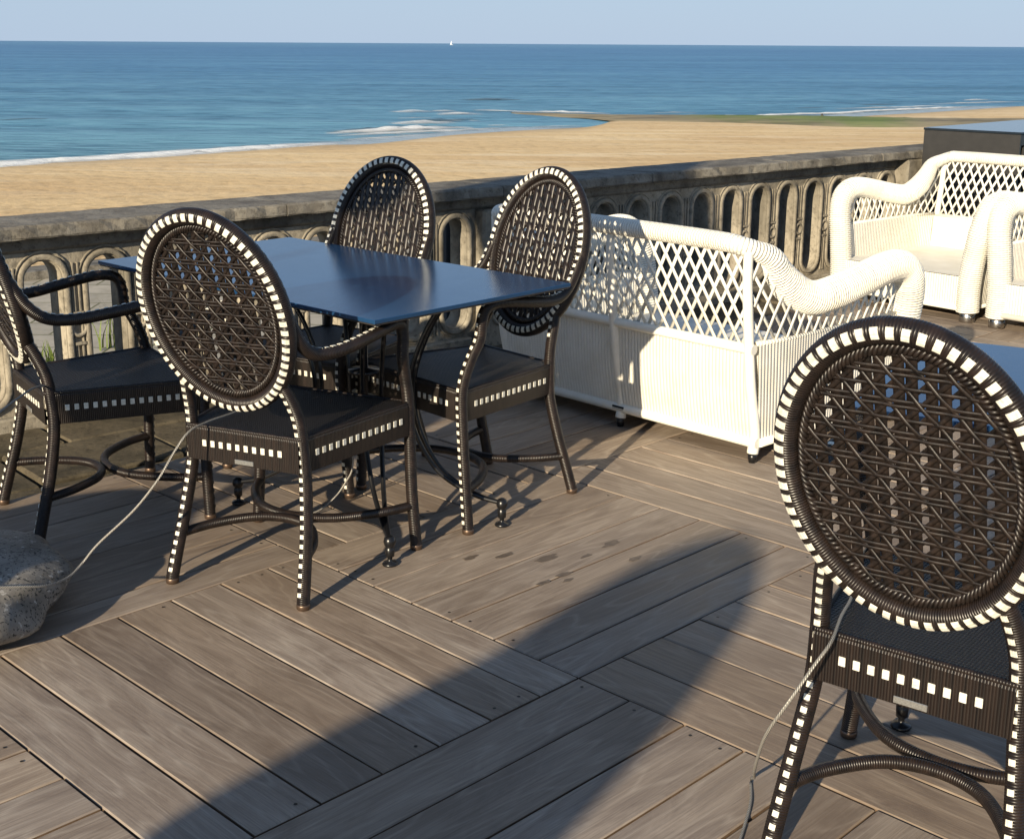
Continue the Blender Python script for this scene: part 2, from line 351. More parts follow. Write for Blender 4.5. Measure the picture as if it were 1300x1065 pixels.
# ------------------------------------------------------------------ setting: deck
TH=radians(-44.5); A_=Vector((cos(TH),sin(TH),0)); B_=Vector((-sin(TH),cos(TH),0))
def uvw(u,v,z=0): return A_*(u*CH)+B_*(v*CH)+Vector((0,0,z))
CELL=.74; U0=-1.302; V0=1.484; U_END=U0-2*CELL
deck=MB(); rd=random.Random(3)
edges=[0,.1083,.2166,.3249,.4332,.5415,.6498,.74]
def board(u0,u1,v0,v1,along_u):
    g=.0018; u0+=g;u1-=g;v0+=g;v1-=g
    r=rd.random()*.98+.02; c=.0022; j=rd.uniform(-.0012,.0012)
    P=[(u0,v0),(u1,v0),(u1,v1),(u0,v1)]; I=[(u0+c,v0+c),(u1-c,v0+c),(u1-c,v1-c),(u0+c,v1-c)]
    b=len(deck.v)
    for (q,z) in ((I,j),(P,j-.003),(P,-.03)):
        for (u,v) in q: deck.v.append(uvw(u,v,z))
    def U(p): return ((p[0]-u0)*CH,(p[1]-v0)*CH) if along_u else ((p[1]-v0)*CH,(p[0]-u0)*CH)
    deck.face([b,b+1,b+2,b+3],[U(p) for p in I],0,False,r)
    for k in range(4):
        k2=(k+1)%4
        deck.face([b+4+k,b+4+k2,b+k2,b+k],[U(P[k]),U(P[k2]),U(I[k2]),U(I[k])],0,False,r)
        deck.face([b+8+k,b+8+k2,b+4+k2,b+4+k],None,1,False,r)
screw_pts=[]
for i in range(-2,4):
    for j in range(-3,6):
        cu=U0+i*CELL; cv=V0+j*CELL; a=(i+j)%2==0
        for k in range(7):
            e0,e1=edges[k],edges[k+1]
            if a: board(cu,cu+CELL,cv+e0,cv+e1,True)
            else: board(cu+e0,cu+e1,cv,cv+CELL,False)
            for en in (0,1):
                for sd in (.25,.75):
                    if rd.random()<.30:
                        l=.022 if en==0 else CELL-.022; t=e0+(e1-e0)*sd
                        screw_pts.append((cu+l,cv+t) if a else (cu+t,cv+l))
for (u,v) in screw_pts:
    p=uvw(u,v,.0012); b=len(deck.v)
    for k in range(8): deck.v.append(p+Vector((cos(k*pi/4),sin(k*pi/4),0))*.0042)
    deck.face([b+k for k in range(8)],None,2)
deck_o=deck.build('deck',[M_deck,M_dedge,M_screw],kind='structure')
s=MB(); c=[uvw(U_END+.012,-1.2,-.034),uvw(2.2,-1.2,-.034),uvw(2.2,6,-.034),uvw(U_END+.012,6,-.034)]; b=0; s.v+=c; s.face([0,1,2,3])
for p in c: s.v.append(p+Vector((0,0,-.25)))
s.face([0,3,7,4]); s.build('deck_substructure',M_under,kind='structure')
# damp spots on the boards
sp=MB(); rs=random.Random(11)
for (x,y,r) in [(-.02,3.62,.035),(.10,3.60,.05),(.15,3.48,.03),(.30,3.72,.04),(.22,3.62,.025),(.36,3.60,.03),(.09,3.42,.028),(.16,3.44,.022),(-.12,3.60,.03)]:
    b=len(sp.v); n=14
    for k in range(n):
        a=2*pi*k/n; rr=r*(.55+.45*rs.random()); p=Vector((x,y,.0022))+B_*cos(a)*rr*1.2+A_*sin(a)*rr*.45; sp.v.append(p)
    sp.face(range(b,b+n))
sp.build('damp_spots',M_stain,kind='structure')

# ledge under the wall, promenade, beach, sea
WD=radians(41.3); Wd=Vector((cos(WD),sin(WD),0)); Wn=Vector((-sin(WD),cos(WD),0)); WA=Vector((-1.915,4.922,0))
def wp(s_,y,z): return WA+Wd*s_+Wn*y+Vector((0,0,z))
def slab(name,s0,s1,y0,y1,z0,z1,mat,parent=None,kind=None,b=.006):
    m_=MB(); m_.rbox(wp((s0+s1)/2,(y0+y1)/2,(z0+z1)/2),((s1-s0)/2,(y1-y0)/2,(z1-z0)/2),b,(Wd,Wn,Vector((0,0,1)))); return m_.build(name,mat,parent,kind)
g_=MB(); rr=random.Random(5)
for k in range(26):
    for q in range(4):
        x0=-4+k*.55+(.27 if q%2 else 0); y0=-1.45+q*.42
        g_.rbox(wp(x0+.27,y0+.2,-.14+rr.uniform(-.006,.006)),(.268,.203,.1),.008,(Wd,Wn,Vector((0,0,1))))
g_.build('stone_ledge',S_ledge,kind='structure')
def flat(name,pts,mat,z=None):
    m_=MB(); m_.v+= [Vector(p) for p in pts]; m_.face(range(len(pts))); return m_.build(name,mat,kind='structure')
flat('promenade',[wp(-60,.32,-2.6),wp(90,.32,-2.6),wp(90,18,-2.6),wp(-60,18,-2.6)][::1],M_prom)
slab('terrace_wall',-30,40,.10,.30,-2.6,-.24,S_panel,kind='structure')
slab('sea_wall',-60,90,17.7,18.3,-6.5,-2.45,S_cop,kind='structure')
slab('kerb',-60,90,9.0,9.3,-2.6,-2.48,S_panel,kind='structure')

ZS=-5.84
shore=[(-230,-60),(-120,5),(-60,50),(-30.7,79.6),(-28.9,83.6),(-23.1,88.9),(-17.1,96.3),(-13.4,100.5),(-10.3,101.6),(-7,107.6),(-4,113.2),(1.8,119.6),(6.3,123),(8.5,128.2),(10.1,135.1),(12,139),(20.4,140.7),(28.5,140.1),(34.1,140.7),(36.8,145),(39.1,147.7),(45.6,153.6),(55.1,163.3),(65.9,174.3),(110,215),(240,330),(600,620)]
sh=spline([(x,y,0) for x,y in shore],5)
def azi(p): return math.atan2(p[0],p[1])
sand=MB(); rows=[]; fr=[0,.004,.01,.02,.035,.06,.1,.16,.25,.36,.5,.65,.8,1.]
near=[]
wet=[]
for f in fr:
    row=[]
    for i,p in enumerate(sh):
        q=wp(-70+165*i/(len(sh)-1),17.9,0); a=Vector((p.x,p.y,0)); P=a.lerp(q,f)
        z=ZS-.06+ .30*(1-math.exp(-f*14))+.0
        z+=.05*sin(P.x*.13)*sin(P.y*.11)*min(1,f*5)
        row.append((P.x,P.y,z)); wet.append(max(0.,1-f*9))
    rows.append(row)
# seaward skirt under the water
rows.insert(0,[(p.x-.0+Wn.x*30,p.y+Wn.y*30,ZS-1.2) for p in sh]); wet=[1.]*len(sh)+wet
sand.grid(rows); so=sand.build('sand',M_sand,kind='structure')
at=so.data.attributes.new('wet','FLOAT','POINT'); at.data.foreach_set('value',wet)
R_=70000
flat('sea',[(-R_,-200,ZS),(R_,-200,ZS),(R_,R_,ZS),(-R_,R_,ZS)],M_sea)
# foam
def foam(pts,wd,name='foam',mat=M_foam,h=.18,z0=.02,seed=1,dens=1.):
    r=random.Random(seed); P=resample(spline([(x,y,0) for x,y in pts],6),.9); rows=[]; D=[]
    for i,p in enumerate(P):
        t=(P[min(i+1,len(P)-1)]-P[max(i-1,0)]).normalized(); n=Vector((-t.y,t.x,0))
        e=min(1,min(i,len(P)-1-i)/6.); wv=wd*(.55+.45*e)*(.7+.6*r.random())
        hh=h*.55*(.7+.6*r.random())*e
        rows.append([p-n*wv*.6+Vector((0,0,ZS+z0)),p-n*wv*.2+Vector((0,0,ZS+z0+hh*.6)),p+Vector((0,0,ZS+z0+hh)),p+n*wv*.25+Vector((0,0,ZS+z0+hh*.4)),p+n*wv*.5+Vector((0,0,ZS+z0))])
        D+=[0.,dens*.9*(.3+.7*e),dens*(.5+.6*e),dens*.95*e,0.]
    m_=MB(); m_.grid(rows); o=m_.build(name,mat,kind='structure'); a=o.data.attributes.new('dens','FLOAT','POINT'); a.data.foreach_set('value',D); return o
def px(x,y,z=ZS+.1):      # point of the sea surface seen in a given direction of the photograph
    X=x-650; Y=-(y-487.5); c_,s_=cos(roll),sin(roll); xr=X*c_-Y*s_; yr=X*s_+Y*c_
    r=(xr,1678*cos(pitch)+yr*sin(pitch),-1678*sin(pitch)+yr*cos(pitch)); t=(z-CH)/r[2]; return (r[0]*t,r[1]*t)
def F(lst): return [px(*p) for p in lst]
foam(F([(-120,219),(0,209),(65,203),(140,199.5),(210,195),(350,185.5),(430,180.5)]),4.6,h=.3,seed=2)
foam(F([(-120,213),(0,204),(100,199),(210,191.5),(330,185)]),2.0,h=.05,seed=3,dens=.6)
foam(F([(415,168.5),(470,165.5),(520,163),(560,161.5),(600,161)]),5,h=.5,seed=4)
foam(F([(500,156.5),(530,155),(556,154.5),(574,154)]),6.5,h=.8,seed=5)
foam(F([(500,141.5),(520,140.8),(545,140.3)]),7,h=.9,seed=6)
foam(F([(551,140.5),(565,139.8),(576,139.6)]),6,h=.9,seed=7); foam(F([(555,144.5),(575,144),(597,142.5)]),6.5,h=.8,seed=8)
foam(F([(600,139.2),(632,138.8)]),4,h=.4,seed=9); foam(F([(560,153),(582,151.5)]),3,h=.4,seed=10)
foam(F([(596,152.3),(606,152)]),3,h=.3,seed=14); foam(F([(620,158.5),(640,157.5)]),2.5,h=.2,seed=15)
foam(F([(650,141.2),(690,141.5),(740,142.5),(775,143.5)]),3.4,h=.3,seed=11)
foam(F([(675,160),(710,159),(735,158.2)]),2.,h=.1,seed=16,dens=.7)
foam(F([(850,147.4),(900,146.8),(950,146.8),(1000,144.5),(1060,143.2),(1100,140.5),(1160,138),(1230,135)]),2.6,h=.22,seed=12,dens=.95)
foam(F([(1060,137.5),(1100,136.5),(1160,135),(1200,133)]),2,h=.15,seed=17,dens=.6)
foam(F([(1225,127),(1240,126.2),(1256,126)]),4,h=.5,seed=13); foam(F([(1180,131.5),(1240,130),(1300,128.5)]),2,h=.15,seed=18,dens=.6)
foam(F([(860,148.8),(950,149.2),(1010,149),(1050,148)]),4,'swash',M_swash,h=.02,seed=20)
foam(F([(-120,224),(0,211),(100,205),(210,198),(350,188),(430,182.5),(500,178),(560,172),(620,167),(690,162.5),(740,160)]),9,'swash',M_swash,h=.02,z0=.015,seed=21)
foam(F([(1000,148),(1066,147.5),(1110,144.5),(1180,140.5),(1290,134)]),8,'swash',M_swash,h=.02,z0=.012,seed=22)
foam(F([(428,171.5),(470,169),(520,166.5),(575,164.5),(630,161.5)]),2.5,h=.1,seed=41,dens=.8); foam(F([(440,176),(500,172.5),(540,170)]),2.,h=.06,seed=42,dens=.7)
foam(F([(606,139.6),(640,140.2),(670,141)]),2.5,h=.3,seed=43); foam(F([(505,149.5),(530,148.5),(548,148.8)]),2.5,h=.25,seed=44,dens=.8)
foam(F([(0,215.5),(60,209.5),(130,205),(200,201)]),1.6,h=.03,seed=45,dens=.8); foam(F([(830,142.5),(860,142),(885,142.5)]),2.,h=.2,seed=46,dens=.8)
# dark wave faces
m=NM('wave_face_water',.3,.3); a=m.noise(m.vscale(m.geo(),(.2,.6,1)),1.,4,.6); m.col(m.ramp(a,[(.3,(.018,.062,.066)),(.7,(.045,.11,.115))]))
m.L(m.math('MULTIPLY',m.ramp(a,[(.30,0.),(.45,1.)]),m.attr('dens')),m.p.inputs['Alpha']); M_face=m.m
for k,(l,wd_) in enumerate([([(415,166.5),(470,163.5),(520,161),(590,159.5)],4),([(0,151.5),(30,150),(60,150)],5),([(515,154),(545,152.5),(600,150)],5),([(595,127),(625,125.5),(660,126.5)],7),([(1095,132.8),(1120,132),(1140,131.8)],5),([(1010,136.8),(1045,136)],4)]):
    foam(F(l),wd_,'wave',M_face,h=.35,z0=.01,seed=30+k)
# reef
rf=MB(); top=[(648,143),(700,143.8),(760,146.2),(830,148),(900,149.2),(1000,149.6),(1066,150.3),(1110,151),(1160,152.5),(1230,153.5),(1320,153.5)]
bot=[(650,144.5),(700,148.5),(745,151.5),(775,155.5),(850,157.5),(930,159),(1000,161.5),(1060,164),(1110,165),(1200,164),(1320,161)]
T=resample([(*px(*p,ZS),0) for p in top],1); Bm=resample([(*px(*p,ZS),0) for p in bot],1)
n=60; T=[T[int(i*(len(T)-1)/n)] for i in range(n+1)]; Bm=[Bm[int(i*(len(Bm)-1)/n)] for i in range(n+1)]
r=random.Random(9); rows=[]; G=[]
for k in range(9):
    t=k/8; row=[]
    for i in range(n+1):
        p=T[i].lerp(Bm[i],t); rise=min(1,max(0,(i-6)/18)); h=ZS+.0+(.27*rise if k else 0.); h+=(.10+.12*r.random())*sin(pi*t)*(.35+.65*rise)
        if k==8: h=ZS-.03+.24*rise
        row.append((p.x,p.y,h)); X=i/n
        az=650+1678*p.x/max(1,p.y)*1.0; G.append(max(0.,min(1.,(az-840)/70.,(1165-az)/50.))*max(0.,min(1,1.75-t*(1.5 if az<1060 else 1.1)-(0.3 if r.random()<.25 else 0))))
    rows.append(row)
rf.grid(rows); ro=rf.build('rocky_reef',M_reef,kind='structure'); a=ro.data.attributes.new('green','FLOAT','POINT'); a.data.foreach_set('value',G)

# ------------------------------------------------------------------ balustrade
bal=empty('stone_balustrade',WA+Vector((0,0,0))); tag(bal,'old limestone balustrade with tall oval openings running along the terrace edge','balustrade')
AX=(Wd,Wn,Vector((0,0,1)))
def bslab(name,s0,s1,y0,y1,z0,z1,mat,b=.005):
    m_=MB(); m_.rbox(Wd*((s0+s1)/2)+Wn*((y0+y1)/2)+Vector((0,0,(z0+z1)/2)),((s1-s0)/2,(y1-y0)/2,(z1-z0)/2),b,AX); return m_.build(name,mat,bal)
PY=.10; PT=.13; PITCH=.267
def stad(hw,z0,z1,n=9):
    pts=[]
    for k in range(n+1): a=pi*k/n; pts.append((hw*cos(a),z1-hw+hw*sin(a)))
    for k in range(n+1): a=pi+pi*k/n; pts.append((hw*cos(a),z0+hw+hw*sin(a)))
    return pts
def W3(s_,y,z): return Wd*s_+Wn*y+Vector((0,0,z))
def arch_panel(s0,s1,centers):
    m_=MB(); ZB,ZT=-.10,.655; e=[s0]+[(centers[i]+centers[i+1])/2 for i in range(len(centers)-1)]+[s1]
    for ci,cx in enumerate(centers):
        H_=stad(.076,.067,.617,9); L0,L1=e[ci]-cx,e[ci+1]-cx; mid=(.617+.067)/2
        O=[]
        for (x,z) in H_:
            dx,dz=x,z-mid; k=1e9
            if dx>1e-9:k=min(k,L1/dx)
            if dx<-1e-9:k=min(k,L0/dx)
            if dz>1e-9:k=min(k,(ZT-mid)/dz)
            if dz<-1e-9:k=min(k,(ZB-mid)/dz)
            O.append((dx*k,mid+dz*k))
        # snap nearest to corners
        for (X,Z) in ((L0,ZB),(L1,ZB),(L0,ZT),(L1,ZT)):
            i=min(range(len(O)),key=lambda q:(O[q][0]-X)**2+(O[q][1]-Z)**2); O[i]=(X,Z)
        n=len(H_); b=len(m_.v)
        for y in (PY,PY+PT):
            for (x,z) in H_: m_.v.append(W3(cx+x,y,z))
            for (x,z) in O: m_.v.append(W3(cx+x,y,z))
        for k in range(n):
            k2=(k+1)%n
            m_.face((b+k,b+k2,b+n+k2,b+n+k)); m_.face((b+2*n+k2,b+2*n+k,b+3*n+k,b+3*n+k2)); m_.face((b+k2,b+k,b+2*n+k,b+2*n+k2),None,0,True)
        # raised moulded ring and fine outer fillet
        for hw0,hw1,z0,z1,z2,z3,hh in ((.079,.104,.062,.622,.037,.647,.016),(.109,.117,.032,.652,.024,.660,.007)):
            I_=stad(hw0,z0,z1,12); Q=stad(hw1,z2,z3,12); prof=[(0,0.),(.12,1.),(.5,.8),(.88,1.),(1,0.)]; rows=[]
            for (t,h) in prof: rows.append([W3(cx+I_[k%len(I_)][0]*(1-t)+Q[k%len(I_)][0]*t,PY-h*hh,I_[k%len(I_)][1]*(1-t)+Q[k%len(I_)][1]*t) for k in range(len(I_)+1)])
            m_.grid(rows[::-1],0,True)
    for cx in e[1:-1]:        # small roundels between the ovals
        m_.tube([W3(cx+.030*cos(a),PY-.006,.334+.030*sin(a)) for a in [2*pi*k/20 for k in range(20)]],.0085,8,True,Wn*-1)
        for z in (.272,.396): m_.box(W3(cx,PY-.007,z),(.022,.007,.006),AX)
        for (z0,z1) in ((.05,.265),(.403,.60)):
            for dx in (-.011,.011): m_.box(W3(cx+dx,PY-.004,(z0+z1)/2),(.003,.005,(z1-z0)/2),AX)
    return m_.build('arcade_panel',S_panel,bal)
NL=16
cl=[.185+.2588*k for k in range(-9,9)]; arch_panel(cl[0]-PITCH/2,2.385,cl)
cr=[2.755+PITCH*k for k in range(0,13)]; arch_panel(2.62-.02,6.06,cr)
bslab('pier',2.388,2.597,.035,.235,-.10,.655,S_panel,.012); bslab('pier',6.065,6.30,.0,.25,-.10,.716,S_panel,.012)
m_=MB()
m_.tube([W3(2.493+.05*cos(a)*1.0,.032,.335+(.2 if sin(a)>0 else -.2)+.062*sin(a)) for a in [2*pi*k/28 for k in range(28)]],.009,8,True,Wn*-1); m_.build('pier_moulding',S_panel,bal)
arch_panel(6.305,9.9,[6.45+PITCH*k for k in range(13)])
bslab('plinth',-2.4,2.34,.06,.24,-.12,.018,S_panel,.008); bslab('plinth',2.6,6.06,.06,.24,-.12,.018,S_panel,.008); bslab('plinth',6.31,9.9,.02,.24,-.12,.018,S_panel,.008)
bslab('under_moulding',-2.4,6.30,.085,.28,.657,.717,S_cop,.012)
r=random.Random(4); s_=-2.6; k=0
while s_<9.9:
    L=r.uniform(1.0,1.5); e=min(s_+L,9.9)
    mm=MB(); nseg=int((e-s_)/.05); rows=[]
    prof=[(0.34,.719),(.345,.765),(.338,.772),(.012,.772),(.0,.764),(-.002,.727),(.004,.719)]
    for i in range(nseg+1):
        x=s_+.003+(e-s_-.006)*i/nseg; row=[]
        for q,(y,z) in enumerate(prof):
            chip=(.010*r.random()**5 if q in (4,5) else 0); row.append(W3(x,y+chip-(.02 if abs(x-2.47)<.15 and q in(3,4,5,6) else 0),z+r.uniform(-.0012,.0012)-(chip*.8 if q==4 else 0)))
        rows.append(row)
    for q in rows: q.append(q[0])
    mm.grid(rows,0,False); mm.face([len(mm.v)-1-j for j in range(1,8)]); mm.face([j for j in range(7)])
    mm.build('coping',S_cop,bal); s_=e
# added dark screen outside the right part, makes its openings look dark
sc_o=empty('added_dark_screen',wp(5.9,.62,0)); tag(sc_o,'flat slate-grey screen added just outside the balustrade to darken its oval openings','screen')
mm=MB(); mm.rbox((0,0,.15),(3.3,.02,.46),.004,AX); mm.build('screen_panel',M_slate,sc_o)
for x in (-3.2,-1.1,1.1,3.2):
    mm=MB(); mm.rbox(Wd*x+Wn*.045+Vector((0,0,.12)),(.03,.025,.50),.004,AX); mm.build('screen_post',M_box,sc_o)
# grass tufts on the promenade (countable plants, small)
def tuft(p,h,n,seed,label):
    r=random.Random(seed); mm=MB()
    for k in range(n):
        a=r.random()*2*pi; L=h*(.6+.5*r.random()); bx=r.uniform(-.12,.12)*h*2; by=r.uniform(-.12,.12)*h*2; ln=r.uniform(.1,.45)*L; w_=.012+.01*r.random()
        rows=[]
        for q in range(5):
            t=q/4; c_=Vector((bx+cos(a)*ln*t*t,by+sin(a)*ln*t*t,L*t*(1-.12*t))); d=Vector((-sin(a),cos(a),0))*w_*(1-t*.95); rows.append([c_-d,c_+d])
        mm.grid(rows)
    o=mm.build('grass_tuft',M_grass); o.location=p; tag(o,label,'plant'); return o
def pz(x,y,z): 
    q=px(x,y,z); return (q[0],q[1],z)
tuft(pz(146,442,-2.6),0.75,20,1,'tall yellow-green weed seen through the balustrade opening under the chair arm')
tuft(pz(60,470,-2.6),.4,26,2,'low green weed at the bottom of the left balustrade opening')

# ------------------------------------------------------------------ medallion chair
RX,RZ,ZC,YC,TAU=.210,.265,.783,-.295,.283
HR=.0215
def hp(x,z,off=0.):      # hoop plane -> chair local; off = towards the rear
    return Vector((x, YC-z*sin(TAU)-off*cos(TAU), ZC+z*cos(TAU)-off*sin(TAU)))
REAR=Vector((0,-cos(TAU),-sin(TAU)))
def patch(mb,c,t,nrm,R,lt,aw,a0=0.,na=4,lift=.0014):
    """curved inlay on a tube: centre c, tangent t, angle-0 direction nrm, tube radius R, length lt, arc width aw"""
    t=t.normalized(); e1=(nrm-t*nrm.dot(t)).normalized(); e2=t.cross(e1); rows=[]
    for i in (-1,1):
        rows.append([c+t*(i*lt/2)+(e1*cos(a)+e2*sin(a))*(R+lift) for a in [a0+aw*(k/na-.5) for k in range(na+1)]])
    low=[[p-(e1*cos(a0)+e2*sin(a0))*(lift+.0005) for p in row] for row in rows]
    mb.grid([low[0],rows[0],rows[1],low[1]],0,False,lambda i,j:(i*.005,j*.005))
def make_chair():
    root=empty('medallion_chair',(0,0,0))
    # hoop
    n=300; ell=[hp(RX*cos(2*pi*k/n),RZ*sin(2*pi*k/n)) for k in range(n)]
    ell=resample(ell,.0026,True)
    mb=MB(); mb.tube(ell,lambda i,u:HR*(1+.03*abs(sin(pi*u/.0052))),14,True,REAR); hoop=mb.build('back_hoop',M_wrap,root)
    mb=MB(); N=62; E=resample([hp(RX*cos(2*pi*k/n),RZ*sin(2*pi*k/n)) for k in range(n)],.001,True); NE=len(E); cen=hp(0,0)
    for k in range(N):
        i=int(NE*k/N); c=E[i]; t=E[(i+3)%NE]-E[i-3]; outw=(c-cen).normalized()
        d=(REAR*cos(.22)+outw*sin(.22)).normalized(); patch(mb,c,t,d,HR*1.03,.0130,.86)
        d=(-REAR*cos(.1)+outw*sin(.1)).normalized(); patch(mb,c,t,d,HR*1.03,.0130,.86)
    mb.build('hoop_inlay',M_white,hoop)
    # braid
    mb=MB(); rbx,rbz=RX-.030,RZ-.030; base=[(rbx*cos(2*pi*k/720),rbz*sin(2*pi*k/720)) for k in range(720)]
    for ph in (0,2*pi/3,4*pi/3):
        P=[]
        for k,(x,z) in enumerate(base):
            a=ph+2*pi*k/720*46; rr=1+.0062*cos(a)/.2; P.append(hp(x*rr,z*rr,.0062*sin(a)))
        mb.tube(P,.0042,5,True,REAR)
    mb.build('braid',M_strand,root)
    # cane lattice
    mb=MB(); ax_,az_=RX-.030,RZ-.030; p,q=.052,.056
    def clip(x0,z0,dx,dz):
        A=(dx/ax_)**2+(dz/az_)**2; B=2*(x0*dx/ax_**2+z0*dz/az_**2); C=(x0/ax_)**2+(z0/az_)**2-1; D=B*B-4*A*C
        if D<=0: return None
        D=sqrt(D); return (-B-D)/(2*A),(-B+D)/(2*A)
    def strand(x0,z0,dx,dz,wd,th,off,amp,per,ph,rad=None):
        c=clip(x0,z0,dx,dz)
        if not c: return
        L=(c[1]-c[0]); m_=max(4,int(L*sqrt(dx*dx+dz*dz)/.006)); P=[]
        for k in range(m_+1):
            t=c[0]+L*k/m_; P.append(hp(x0+dx*t,z0+dz*t,off+amp*sin(2*pi*t*sqrt(dx*dx+dz*dz)/per+ph)))
        mb.tube(P,wd,6,False,REAR,flat=th/wd)
    for k in range(-4,5):
        for d in (-.0106,.0106): strand(k*p+d,0,0,1,.0109,.0014,-.0015,.0006,q,0.)
    for k in range(-5,6):
        strand(0,k*q,1,0,.0036,.0018,.0032,.0008,p,0.)
        for d in (-.0048,.0048): strand(0,(k+.5)*q+d,1,0,.0036,.0020,.0036,.0008,p,pi)
    dl=sqrt(p*p+q*q)
    for k in range(-8,9):
        strand(k*p,0,p/dl,-q/dl,.0040,.0017,.0042,.0018,dl,pi*.5*(k%2)*2+.9)
        strand(k*p,0,p/dl,q/dl,.0050,.0016,.0008,.0012,dl,pi*(k%2))
        strand(k*p+p/2,0,p/dl,q/dl,.0040,.0014,-.0045,.0010,dl,pi*(k%2)+1)
    mb.build('cane_back',M_strand,root)
    # legs
    for sx in (-1,1):
        P=spline([hp(sx*.150,-.188),(sx*.162,-.222,.56),(sx*.172,-.200,.50),(sx*.176,-.192,.44),(sx*.182,-.190,.34),(sx*.196,-.214,.21),(sx*.207,-.247,.09),(sx*.213,-.268,.014)],10)
        P=resample(P,.0026); mb=MB(); mb.tube(P,lambda i,u:.0172*(1+.04*abs(sin(pi*u/.0052))),12,False,Vector((0,-1,0)))
        lg=mb.build('rear_leg',M_wrap,root)
        mb=MB(); Q=resample(P,.0255)
        for i in range(1,len(Q)-1): patch(mb,Q[i],Q[i+1]-Q[i-1],Vector((sx*-.12,-1,0)),.0181,.0112,.62); 
        for i in range(1,4): patch(mb,Q[i],Q[i+1]-Q[i-1],Vector((sx*.12,1,0)),.0181,.0112,.62)
        mb.build('leg_inlay',M_white,lg)
        mb=MB(); mb.lathe((sx*.213,-.268,0),[(.015,0),(.018,.003),(.0185,.013),(.0175,.017)],14); mb.build('foot_cap',M_cap,lg)
        P=spline([hp(sx*(RX-.006),.045),(sx*.213,-.282,.775),(sx*.217,-.245,.715),(sx*.227,-.195,.678),(sx*.248,-.12,.672),(sx*.270,-.02,.685),(sx*.282,.08,.700),(sx*.281,.135,.701),(sx*.279,.168,.688),(sx*.277,.182,.655),(sx*.272,.186,.60),(sx*.264,.208,.55),(sx*.259,.232,.49),(sx*.257,.244,.43),(sx*.260,.244,.33),(sx*.266,.240,.18),(sx*.279,.239,.014)],10)
        P=resample(P,.0026); mb=MB(); mb.tube(P,lambda i,u:.0168*(1+.04*abs(sin(pi*u/.0052))),12,False,[ (Vector((0,0,1)) if q.z>.66 else Vector((0,1,0))) if False else Vector((0,1,1)) for q in P])
        ar=mb.build('arm_and_front_leg',M_wrap,root)
        mb=MB(); Q=resample(P,.0255)
        for i in range(2,len(Q)-1):
            up_=Vector((0,0,1)) if Q[i].y<.15 and Q[i].z>.6 else Vector((0,1,.25)); patch(mb,Q[i],Q[i+1]-Q[i-1],up_,.0178,.0112,.62)
        mb.build('arm_inlay',M_white,ar)
        mb=MB(); mb.lathe((sx*.279,.239,0),[(.015,0),(.018,.003),(.0185,.013),(.0175,.017)],14); mb.build('foot_cap',M_cap,ar)
    # seat
    cs=[(-.178,-.205),(.178,-.205),(.262,.248),(-.262,.248)]; zt,zb=.448,.352
    mb=MB(); m_=10; rows=[]
    for i in range(m_+1):
        t=i/m_; y=-.205+.453*t; hx=.178+.084*t; rows.append([(hx*(2*j/m_-1),y,zt-.006*sin(pi*t)*sin(pi*j/m_)) for j in range(m_+1)])
    mb.grid(rows,0,True,lambda i,j:(rows[i][j][0],rows[i][j][1])); seat=mb.build('seat',M_seat,root)
    mb=MB(); ed=[]
    for k in range(4):
        a=Vector((*cs[k],0)); b=Vector((*cs[(k+1)%4],0)); t=(b-a).normalized(); nn=Vector((t.y,-t.x,0)); L=(b-a).length
        ns=8; prof=[(0,zt-.001),(.006,zt-.003),(.0085,zt-.010),(.0085,zb),(-.012,zb-.004),(-.02,zb+.02)]
        rows=[[a+t*(L*i/ns)+nn*o+Vector((0,0,z)) for (o,z) in prof] for i in range(ns+1)]
        mb.grid(rows[::-1],0,False,lambda i,j:(L*(ns-i)/ns,prof[j][1])); ed.append((a,t,nn,L))
    apr=mb.build('apron',M_apron,root)
    for (a,t,nn,L) in ed:
        mb=MB()
        cnt=int((L-.075)/.0268); st=(L-(cnt-1)*.0268)/2
        for k in range(cnt):
            c=a+t*(st+k*.0268)+nn*.0093+Vector((0,0,.401)); mb.rbox(c,(.0064,.0012,.0088),.0008,(t,nn,Vector((0,0,1))))
        mb.build('apron_inlay',M_white,apr)
    a,t,nn,L=ed[0]; mb=MB(); mb.rbox(a+t*(L*.52)+nn*.0105+Vector((0,0,.362)),(.03,.0015,.0065),.001,(t,nn,Vector((0,0,1)))); mb.build('name_plate',M_plate,apr)
    # top rim
    mb=MB(); mb.tube(resample([Vector((x*1.01,y*1.01,zt-.002)) for x,y in cs]+[Vector((cs[0][0]*1.01,cs[0][1]*1.01,zt-.002))],.01),.006,8,False); mb.build('seat_rim',M_wrap,root)
    # stretchers
    def arc(p0,y0,yc_): return spline([(-p0,y0,.135),(-p0*.82,y0+(yc_-y0)*.42,.137),(-p0*.45,y0+(yc_-y0)*.86,.138),(0,yc_,.138),(p0*.45,y0+(yc_-y0)*.86,.138),(p0*.82,y0+(yc_-y0)*.42,.137),(p0,y0,.135)],8)
    for (p0,y0,yc_) in ((.204,-.228,-.015),(.268,.240,.012)):
        mb=MB(); P=resample(arc(p0,y0,yc_),.003); mb.tube(P,.0135,10,False,Vector((0,0,1))); mb.build('stretcher',M_wrap,root)
    return root
c0=make_chair()
GR='round-backed black wicker armchairs'
poses=[(-.633,3.566,-24.05,'black wicker armchair turned away from the camera at the blue table, beside the boulder cable'),
(-1.3,4.017,-56.0,'black wicker armchair seen side-on, cut off by the left edge behind the boulder'),
(-.635,4.48,146.7,'black wicker armchair behind the blue table, facing the camera with its back in shade'),
(-.14,4.166,131.9,'black wicker armchair at the right corner of the blue table next to the white settee'),
(.81,2.229,-37.6,'largest black wicker armchair, close to the camera at the right edge')]
